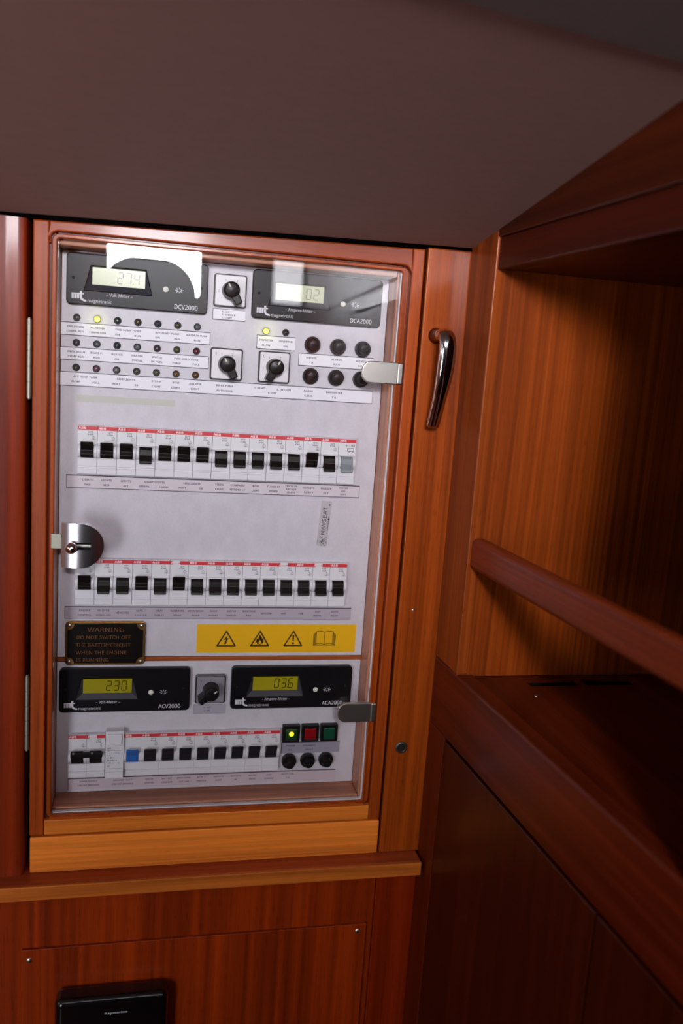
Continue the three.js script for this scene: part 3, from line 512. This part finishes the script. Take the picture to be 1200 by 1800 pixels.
// ---------------------------------------------------------------- fuse holders
{
  const knurl = (() => { const s = new THREE.Shape(); const n = 48; for (let i = 0; i < n; i++) { const a = i / n * 2 * Math.PI, r = 0.0078 - (i % 2) * 0.00035; i ? s.lineTo(Math.cos(a) * r, Math.sin(a) * r) : s.moveTo(r, 0); } s.closePath(); return extr(s, 0.005, 0.0007, 2); })();
  const cap = latheZ([[0, 0.0125], [0.0036, 0.0124], [0.0046, 0.0117], [0.0050, 0.0062], [0.0058, 0.0056], [0.0064, 0.0045]], 28);
  const m = matt(0x141315, 0.36), t0 = thing('fuse_holder', '', 'fuse holder', [0, 0, 0], 'round black fuse holders'); part('collar', knurl, m, t0); part('cap', cap, m, t0); part('slot', rbox(0.006, 0.0009, 0.0006, 0.0002, 1), M.gap, t0, [0, 0, 0.0124]);
  const list = [
    [0.2484, -0.0843, 'round black fuse holder directly above the METERS 1 A label'], [0.2734, -0.0847, 'round black fuse holder directly above the ALARMS 0.2 A label'], [0.2980, -0.0850, 'round black fuse holder above the ALT REG. label, upper right of the six'],
    [0.2484, -0.1140, 'round black fuse holder above the RADAR 0.25 A lettering'], [0.2734, -0.1140, 'round black fuse holder above the BAROMETER 3 A lettering'], [0.2980, -0.1140, 'round black fuse holder half covered by the upper steel pane clip'],
    [0.2505, -0.5108, 'round black fuse holder above INLET CTRL. beside the bottom breaker row'], [0.2702, -0.5106, 'round black fuse holder below the red pilot lamp, middle of the bottom three'], [0.2896, -0.5104, 'round black fuse holder below the unlit green pilot lamp at far right'],
  ];
  list.forEach(([x, y, l], i) => { if (!i) { t0.position.set(x, y, PZ); t0.userData.label = l; } else copy(t0, l, [x, y, PZ]); });
}

// ---------------------------------------------------------------- square pilot lamps
{
  const defs = [['square green pilot lamp glowing yellow in its centre, left of three', 0.2508, 0x0d3a1d, true], ['square red pilot lamp between two green ones, above POLARITY FAULT', 0.2709, 0x8a0d14, false], ['square dark green unlit pilot lamp, right of the red one', 0.2908, 0x0c4a34, false]];
  for (const [label, x, c, lit] of defs) {
    const t = thing('pilot_light', label, 'pilot light', [x, -0.4795, PZ], 'square pilot lamps above the bottom fuse holders');
    const s = rrect(0.0182, 0.0182, 0.001), h = new THREE.Path(); h.moveTo(-0.0062, -0.0068); h.lineTo(-0.0062, 0.0056); h.lineTo(0.0062, 0.0056); h.lineTo(0.0062, -0.0068); h.closePath(); s.holes.push(h);
    part('housing', extr(s, 0.0056, 0.0006, 2), M.black, t);
    part('lens', rbox(0.0122, 0.0122, 0.0058, 0.0012, 3), new THREE.MeshPhysicalMaterial({ color: c, roughness: 0.22, clearcoat: 0.5, clearcoatRoughness: 0.1 }), t, [0, -0.0006, 0.0033]);
    if (lit) {
      part('lamp_glow', new THREE.SphereGeometry(0.0026, 20, 12).scale(1, 1, 0.45), new THREE.MeshStandardMaterial({ color: 0xe0c020, emissive: new THREE.Color().setRGB(0.95, 0.62, 0.03), emissiveIntensity: 1.0, roughness: 0.3 }), t, [0, 0.0002, 0.0064]);
      const l = new THREE.PointLight(new THREE.Color().setRGB(1, 0.75, 0.1), 0.00004, 0.2); l.position.set(0, 0.0002, 0.0085); l.shadow.radius = 0.05; l.castShadow = true; t.add(l);
    }
  }
}

// ---------------------------------------------------------------- circuit breakers
{
  const W = 0.0172;
  const labelM = (kind) => print(17.4, 16, 14, (c, w, h) => {
    c.fillStyle = '#e3e1e4'; c.fillRect(0, 0, w, h); c.fillStyle = 'rgb(214,52,62)'; const ink = '#4c474e';
    if (kind === 'worn') { c.fillRect(0, 0.3, 2.2, 3.6); c.fillRect(9.5, 0.3, 7.9, 3.6); c.fillStyle = 'rgb(222,120,126)'; c.fillRect(2.2, 2.2, 7.3, 0.7); } else c.fillRect(0, 0.3, w, 3.6);
    text(c, 'ABB', 4.2, 2.15, 2.9, { color: '#f4e9ea', weight: 'bold', wide: 1.25 });
    if (kind === 'heater') { text(c, 'GE C16A', 11.6, 6.6, 2.4, { color: ink, weight: 'bold' }); c.strokeStyle = ink; c.lineWidth = 0.45; c.strokeRect(9, 9.4, 6.2, 3); c.beginPath(); c.moveTo(9, 14.4); c.lineTo(12, 12.4); c.moveTo(13, 14.4); c.lineTo(15.2, 12.4); c.stroke(); return; }
    if (kind === 'rcd') return;
    if (kind !== 'bare') { text(c, 'S271', 11.4, 5.6, 2.1, { color: ink, weight: 'bold' }); text(c, kind === 'k' ? 'K16A' : 'K10A', 11.4, 7.9, 2.1, { color: ink, weight: 'bold' }); }
    c.strokeStyle = '#8d8890'; c.lineWidth = 0.32; c.beginPath(); c.arc(14.2, 11, 1.3, 0, 7); c.moveTo(12, 12.6); c.lineTo(16.4, 12.6); c.moveTo(14.2, 9); c.lineTo(14.2, 13.6); c.stroke();
  }, { rough: 0.42 });
  const LM = Object.fromEntries(['std', 'k', 'worn', 'bare', 'heater', 'rcd'].map((k) => [k, labelM(k)]));
  // side profile [z, y] from the top edge down
  const body = profX([[-0.004, 0], [0.0058, 0], [0.0060, -0.0002], [0.0060, -0.0160], [0.0078, -0.0166], [0.0078, -0.0172], [0.0035, -0.0176], [0.0035, -0.0292], [0.0080, -0.0296], [0.0080, -0.0302], [0.0062, -0.0306], [0.0062, -0.0372], [0.0046, -0.0376], [0.0044, -0.0388], [0.0056, -0.0391], [0.0056, -0.0446], [0.0052, -0.0450], [-0.004, -0.0450]], W, 0.00018);
  const cheek = (s) => { const g = new THREE.CylinderGeometry(0.0056, 0.0056, 0.0021, 24, 1, false, 0, Math.PI).rotateZ(Math.PI / 2).rotateX(0); g.scale(1, 1.12, 0.78); g.translate(s * 0.00725, -0.0234, 0.0044); return g; };
  const halfDisc = (s) => { const sh = new THREE.Shape(); for (let i = 0; i <= 12; i++) { const a = -Math.PI / 2 + i * Math.PI / 12; const p = [0.0036 + 0.0056 * Math.cos(a), -0.0234 + 0.0062 * Math.sin(a)]; i ? sh.lineTo(...p) : sh.moveTo(...p); } sh.closePath(); const g = new THREE.ExtrudeGeometry(sh, { depth: 0.0021, bevelEnabled: true, bevelSize: 0.0003, bevelThickness: 0.0003, bevelSegments: 1, bevelOffset: -0.0003 }); g.rotateY(-Math.PI / 2); g.translate(s * 0.00725 + 0.00105, 0, 0); return g; };
  const cheeks = mergeGeometries([halfDisc(-1), halfDisc(1)]);
  const lever = (down) => { const s = down ? 1 : -1, p = [[0.002, 0.0066], [0.0068, 0.0062], [0.0086, 0.0035], [0.0094, -0.0015], [0.0128, -0.0066], [0.0132, -0.0080], [0.0118, -0.0090], [0.0070, -0.0070], [0.002, -0.0062]].map(([z, y]) => [z, y * s]); if (!down) p.reverse(); return profX(p, 0.0114, 0.0004).translate(0, -0.0234, 0); };
  const leverUp = lever(false), leverDown = lever(true), rib = rbox(0.0108, 0.0005, 0.0006, 0.0002, 1);
  const ribsFor = (down) => mergeGeometries([0, 1].map((i) => rib.clone().translate(0, -0.0234 + (down ? 1 : -1) * (0.0024 - i * 0.0034), 0.0091 + i * 0.0004)));
  const ribUp = ribsFor(false), ribDown = ribsFor(true), ribM = std(0x3a3330, 0.4);
  const labG = plate(17.2, 15.6, 0.15, null, null)[0];
  function breaker(label, x, y, down, kind, m, group) {
    const t = thing('circuit_breaker', label, 'circuit breaker', [x, y, PZ], group);
    part('body', body, M.white, t); part('cheeks', cheeks, M.white, t);
    const k = part('toggle', down ? leverDown : leverUp, m ?? M.toggle, t); if (!m) part('toggle_ribs', down ? ribDown : ribUp, ribM, k);
    part('printed_label', labG, [M.white, M.white, M.white, M.white, LM[kind], M.white], t, [0, -0.0080, 0.00595]);
    return t;
  }
  const r1 = ['LIGHTS FWD', 'LIGHTS MID', 'LIGHTS AFT', 'NIGHT LIGHTS GENERAL', 'NIGHT LIGHTS CABINS', 'SIDE LIGHTS PORT', 'SIDE LIGHTS SB', 'STERN LIGHT', 'COMPASS', 'BOW LIGHT', 'FLOOD LT DOWN', 'TRICOLOR ANCHOR LIGHTS', 'OUTLETS 12/24 V', 'FREEZER 24 V', 'HEATER OFF VENT'];
  const dn1 = [3, 7, 8, 9, 10, 11, 13, 14];
  r1.forEach((s, i) => { const d = dn1.includes(i), g = i === 14; breaker(`white top-row breaker above ${s}, ${g ? 'grey' : 'black'} toggle ${d ? 'down' : 'up'}`, bx(R1X, i), -0.1722, d, g ? 'heater' : i > 6 && i < 13 ? 'k' : 'std', g ? M.toggleGrey : null, 'breakers of the top row'); });
  const r2 = ['ENGINE CONTROL', 'ANCHOR WINDLASS', 'WINCHES', 'REFR. / FREEZER', 'HEAT TOILET', 'WATER PR. PUMP', 'DECK WASH PUMP', 'SUMP PUMPS', 'WATER MAKER', 'WEATHER FAX', null, null, null, 'NAV INSTR.', 'AUTO PILOT'];
  const place = { 10: 'fifth from the right end', 11: 'fourth from the right end', 12: 'third from the right end' };
  r2.forEach((s, i) => { const d = ![0, 3, 5].includes(i); breaker(`white middle-row breaker ${s ? `above ${s}` : place[i]}, black toggle ${d ? 'down' : 'up'}`, bx(R2X, i), -0.2978, d, i === 5 || i === 11 || i === 13 ? 'worn' : i % 3 ? 'std' : 'k', null, 'breakers of the middle row'); });
  const r3 = ['WATER HEATER', 'BATTERY CHARGER', 'the AFT CAB lettering', 'REFR. + FREEZER', 'OUTLETS PORT', 'OUTLETS SB', 'MICRO WAVE', null];
  r3.forEach((s, i) => { breaker(`white bottom-row breaker ${s ? `above ${s}` : 'at the right end beside the pilot lamps'}, black toggle up`, 0.1004 + 0.01733 * (i + 0.5), -0.4743, false, i % 2 ? 'std' : 'k', matt(0x222228, 0.4), 'breakers of the bottom row'); });
  // two-pole main breaker with one coupled lever
  {
    const t = thing('main_breaker', 'double-width white breaker with one linked black lever, left end of the bottom row', 'circuit breaker', [0.0482, -0.4743, PZ]);
    for (const s of [-1, 1]) { part('body', body, M.white, t, [s * 0.0087, 0, 0]); part('cheeks', cheeks, M.white, t, [s * 0.0087, 0, 0]); part('toggle', leverUp, M.black, t, [s * 0.0087, 0, 0]);
      part('printed_label', labG, [M.white, M.white, M.white, M.white, LM[s < 0 ? 'bare' : 'worn'], M.white], t, [s * 0.0087, -0.008, 0.00595]);
      part('link_screw', cylZ(0.0011, 0.0009, 0.0012, 12), M.steel, t, [s * 0.0087 - 0.003, -0.0150, 0.0150]); }
    part('lever_link', rbox(0.0300, 0.0052, 0.0040, 0.0009).translate(0.0004, -0.0178, 0.0128), M.black, t);
  }
  // residual current device: tall white block and blue lever module
  {
    const t = thing('fault_switch', 'taller white residual current block with small printed text, beside a blue lever', 'circuit breaker', [0.0748, -0.4700, PZ]);
    const bm = print(17.2, 49.5, 14, (c, w, h) => {
      c.fillStyle = '#dcdce2'; c.fillRect(0, 0, w, h); const ink = '#55525e'; c.fillStyle = ink; c.fillRect(0.8, 15, 15.6, 0.25); c.fillRect(0.8, 19.8, 15.6, 0.25); c.fillRect(0.8, 38.8, 15.6, 0.2);
      text(c, 'ABB', 3.4, 17.6, 2, { color: ink, weight: 'bold' }); text(c, 'F372', 11.4, 22.6, 1.9, { color: ink }); c.strokeStyle = ink; c.lineWidth = 0.25; c.strokeRect(1.4, 20.8, 3, 4.6);
      text(c, 'I  40 A', 5.6, 27.5, 2.3, { color: ink, weight: 'bold' }); text(c, 'IΔ 0.03 A', 6.4, 30.4, 2.3, { color: ink, weight: 'bold' }); text(c, '230 V~', 5.6, 33.2, 2, { color: ink }); text(c, 'T', 12.8, 33.6, 2.4, { color: ink }); text(c, 'CE', 2.9, 36.6, 2.2, { color: ink, weight: 'bold' });
    });
    const g = plate(17.2, 49.2, 10, null, null)[0];
    part('block', g, [M.white, M.white, M.white, M.white, bm, M.white], t, [0, -0.0246, 0]);
    part('test_button', rbox(0.0140, 0.0108, 0.003, 0.0008).translate(0, -0.0078, 0.0105), M.white, t);
    part('foot', rbox(0.0172, 0.0062, 0.0112, 0.0006).translate(0, -0.0452, 0.0056), M.white, t);
  }
  {
    const t = breaker('white module with a blue lever, beside the taller residual current block', 0.0920, -0.4743, false, 'rcd', M.blue, null); t.userData.category = 'circuit breaker';
  }
}

// ---------------------------------------------------------------- fittings on the joinery
{
  // chrome pull on the post: one bar swept with a changing oval section
  const t = thing('pull_handle', 'curved chrome pull handle standing off the teak post', 'handle', [0.3595, -0.069, 0]);
  const C = new THREE.CatmullRomCurve3([[-0.001, 0.0005, 0.018], [0.0, 0.0012, 0.0245], [0.0008, -0.0035, 0.0295], [0.0014, -0.018, 0.0305], [0.001, -0.04, 0.0275], [0.0002, -0.06, 0.0215], [-0.0006, -0.0835, 0.0125]].map((p) => new THREE.Vector3(...p)));
  const N = 40, S = 24, v = [], idx = [];
  for (let i = 0; i <= N; i++) {
    const u = i / N, p = C.getPointAt(u), T = C.getTangentAt(u), X = new THREE.Vector3(1, 0, 0), Nn = new THREE.Vector3().crossVectors(T, X).normalize();
    const wx = 0.0068 + 0.0014 * Math.sin(Math.PI * Math.min(1, u * 1.4)) - 0.0006 * u, wn = 0.0052 - 0.0012 * u;
    for (let j = 0; j < S; j++) { const a = j / S * 2 * Math.PI, q = (k) => Math.sign(k) * Math.pow(Math.abs(k), 0.8); const P = p.clone().addScaledVector(X, wx * q(Math.cos(a))).addScaledVector(Nn, wn * q(Math.sin(a))); v.push(P.x, P.y, P.z); }
  }
  for (let i = 0; i < N; i++) for (let j = 0; j < S; j++) { const a = i * S + j, b = i * S + (j + 1) % S, c = a + S, d = b + S; idx.push(a, c, b, b, c, d); }
  for (const [o, flip] of [[0, false], [N * S, true]]) for (let j = 1; j < S - 1; j++) flip ? idx.push(o, o + j + 1, o + j) : idx.push(o, o + j, o + j + 1);
  const g = new THREE.BufferGeometry(); g.setAttribute('position', new THREE.Float32BufferAttribute(v, 3)); g.setIndex(idx); g.computeVertexNormals();
  part('grip', g, M.chrome, t);
  part('mount', latheZ([[0.0052, 0.0215], [0.0056, 0.012], [0.0060, 0.003], [0.0072, 0.0008], [0.0074, 0]], 24).translate(-0.001, 0.0005, 0), M.bronze, t);
  part('foot', cylZ(0.0032, 0.003, 0.0125, 16).translate(-0.0005, -0.0795, 0), M.bronze, t);

  const p = thing('round_fitting', 'small round dark metal socket low on the teak post', 'fitting', [0.3593, -0.4814, 0]);
  part('ring', latheZ([[0.0034, -0.004], [0.0036, 0.0008], [0.0046, 0.0012], [0.0062, 0.0006], [0.0065, -0.0004]], 28), std(0x55534c, 0.4, 0.8), p);
  part('socket', cylZ(0.0035, 0.0034, 0.0005, 20).translate(0, 0, 0.0001), M.gap, p);
  const s = thing('small_screw', 'tiny bright screw head halfway down the teak post', 'screw', [0.3592, -0.3357, 0]); part('head', latheZ([[0, 0.0005], [0.0009, 0.0004], [0.0013, 0]], 14), M.steel, s);

  // rounded rail across the open cubby
  const r = thing('fiddle_rail', 'dark rounded teak rail running across the open cubby at right', 'rail', [XW, 0, 0]); r.rotation.y = TH;
  const sh = rrect(0.014, 0.0292, 0.0052); const rg = new THREE.ExtrudeGeometry(sh, { depth: 0.405, bevelEnabled: true, bevelSize: 0.003, bevelThickness: 0.003, bevelSegments: 3, bevelOffset: -0.003, curveSegments: 8 });
  part('bar', grainUV(rg, 'z').translate(0.0095, -0.2645, 0.0585), M.rail, r);

  // flush locker doors in the lower right wall
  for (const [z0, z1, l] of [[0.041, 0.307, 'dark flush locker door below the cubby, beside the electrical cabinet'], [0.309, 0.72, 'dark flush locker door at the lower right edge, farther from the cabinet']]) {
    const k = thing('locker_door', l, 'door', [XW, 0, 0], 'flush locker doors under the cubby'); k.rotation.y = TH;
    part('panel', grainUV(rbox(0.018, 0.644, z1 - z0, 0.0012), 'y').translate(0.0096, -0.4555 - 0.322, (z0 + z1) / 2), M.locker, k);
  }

  // screwed access panel under the ledge
  const a = thing('access_panel', 'flush reddish veneer access panel screwed below the teak ledge', 'panel', [0.1655, -0.965, -0.001]);
  part('panel', grainUV(rbox(0.343, 0.575, 0.0032, 0.0008), 'y').translate(0, 0, 0.0016), M.veneer, a);
  for (const [x, y] of [[0.162, 0.2795], [-0.1645, 0.276]]) part('screw', latheZ([[0, 0.0012], [0.0018, 0.001], [0.0028, 0]], 16), M.steel, a, [x, y, 0.003]);

  const d = thing('instrument_case', 'black rounded plastic case with small white lettering, low at the left', 'case', [0.0805, -0.7745, 0.0022]);
  part('case', rbox(0.107, 0.112, 0.0235, 0.0075, 8).translate(0, 0, 0.01175), new THREE.MeshPhysicalMaterial({ color: 0x09090b, roughness: 0.16, clearcoat: 0.5, clearcoatRoughness: 0.1 }), d);
  const lg = print(30, 6, 16, (c, w, h) => { c.fillStyle = '#09090b'; c.fillRect(0, 0, w, h); text(c, 'Raymarine', 15, 3, 3.9, { color: '#c9ccd6', weight: 'bold', wide: 1.2 }); }, { rough: 0.16 });
  const [g1, m1] = plate(27, 4.6, 0.15, lg, M.black); part('lettering', g1, m1, d, [0.004, 0.0395, 0.0234]);
  for (let i = 0; i < 5; i++) { const w = 0.03 + i * 0.006; const q = new THREE.TubeGeometry(new THREE.QuadraticBezierCurve3(new THREE.Vector3(-w / 2, 0, 0), new THREE.Vector3(0, 0.003, 0), new THREE.Vector3(w / 2, 0, 0)), 12, 0.0006, 6); part('grille_rib', q, std(0x1a1a20, 0.3), d, [0.004, 0.022 - i * 0.0055, 0.0234]); }
}

// ---------------------------------------------------------------- seat-shaped stand-in for the photographer, out of view; shades lower panel and cubby
{
  const s = thing('unseen_light_blocker', 'seat-shaped stand-in for the photographer behind the camera, unseen, shading lower panel and cubby', 'light_blocker', [0.09, -1.25, 1.1]);
  const cloth = std(0x2a2522, 0.8);
  const hr = rrect(0.2, 0.16, 0.075); part('blocker_head', extr(hr, 0.07, 0.02, 4, 12).translate(-0.012, 1.25 + 0.022, 0), cloth, s);
  part('blocker_body', extr(rrect(0.74, 0.83, 0.12), 0.09, 0.02, 3, 10).translate(-0.03, 0.80, 0), cloth, s);
  part('cushion', rbox(0.5, 0.1, 0.3, 0.03, 4).translate(0, 0.36, 0.15), cloth, s);
  part('pedestal', cylZ(0.12, 0.1, 0.35).rotateX(-Math.PI / 2).translate(0, 0, 0.12), M.zinc, s);
}

shade(scene);
renderer.render(scene, camera);
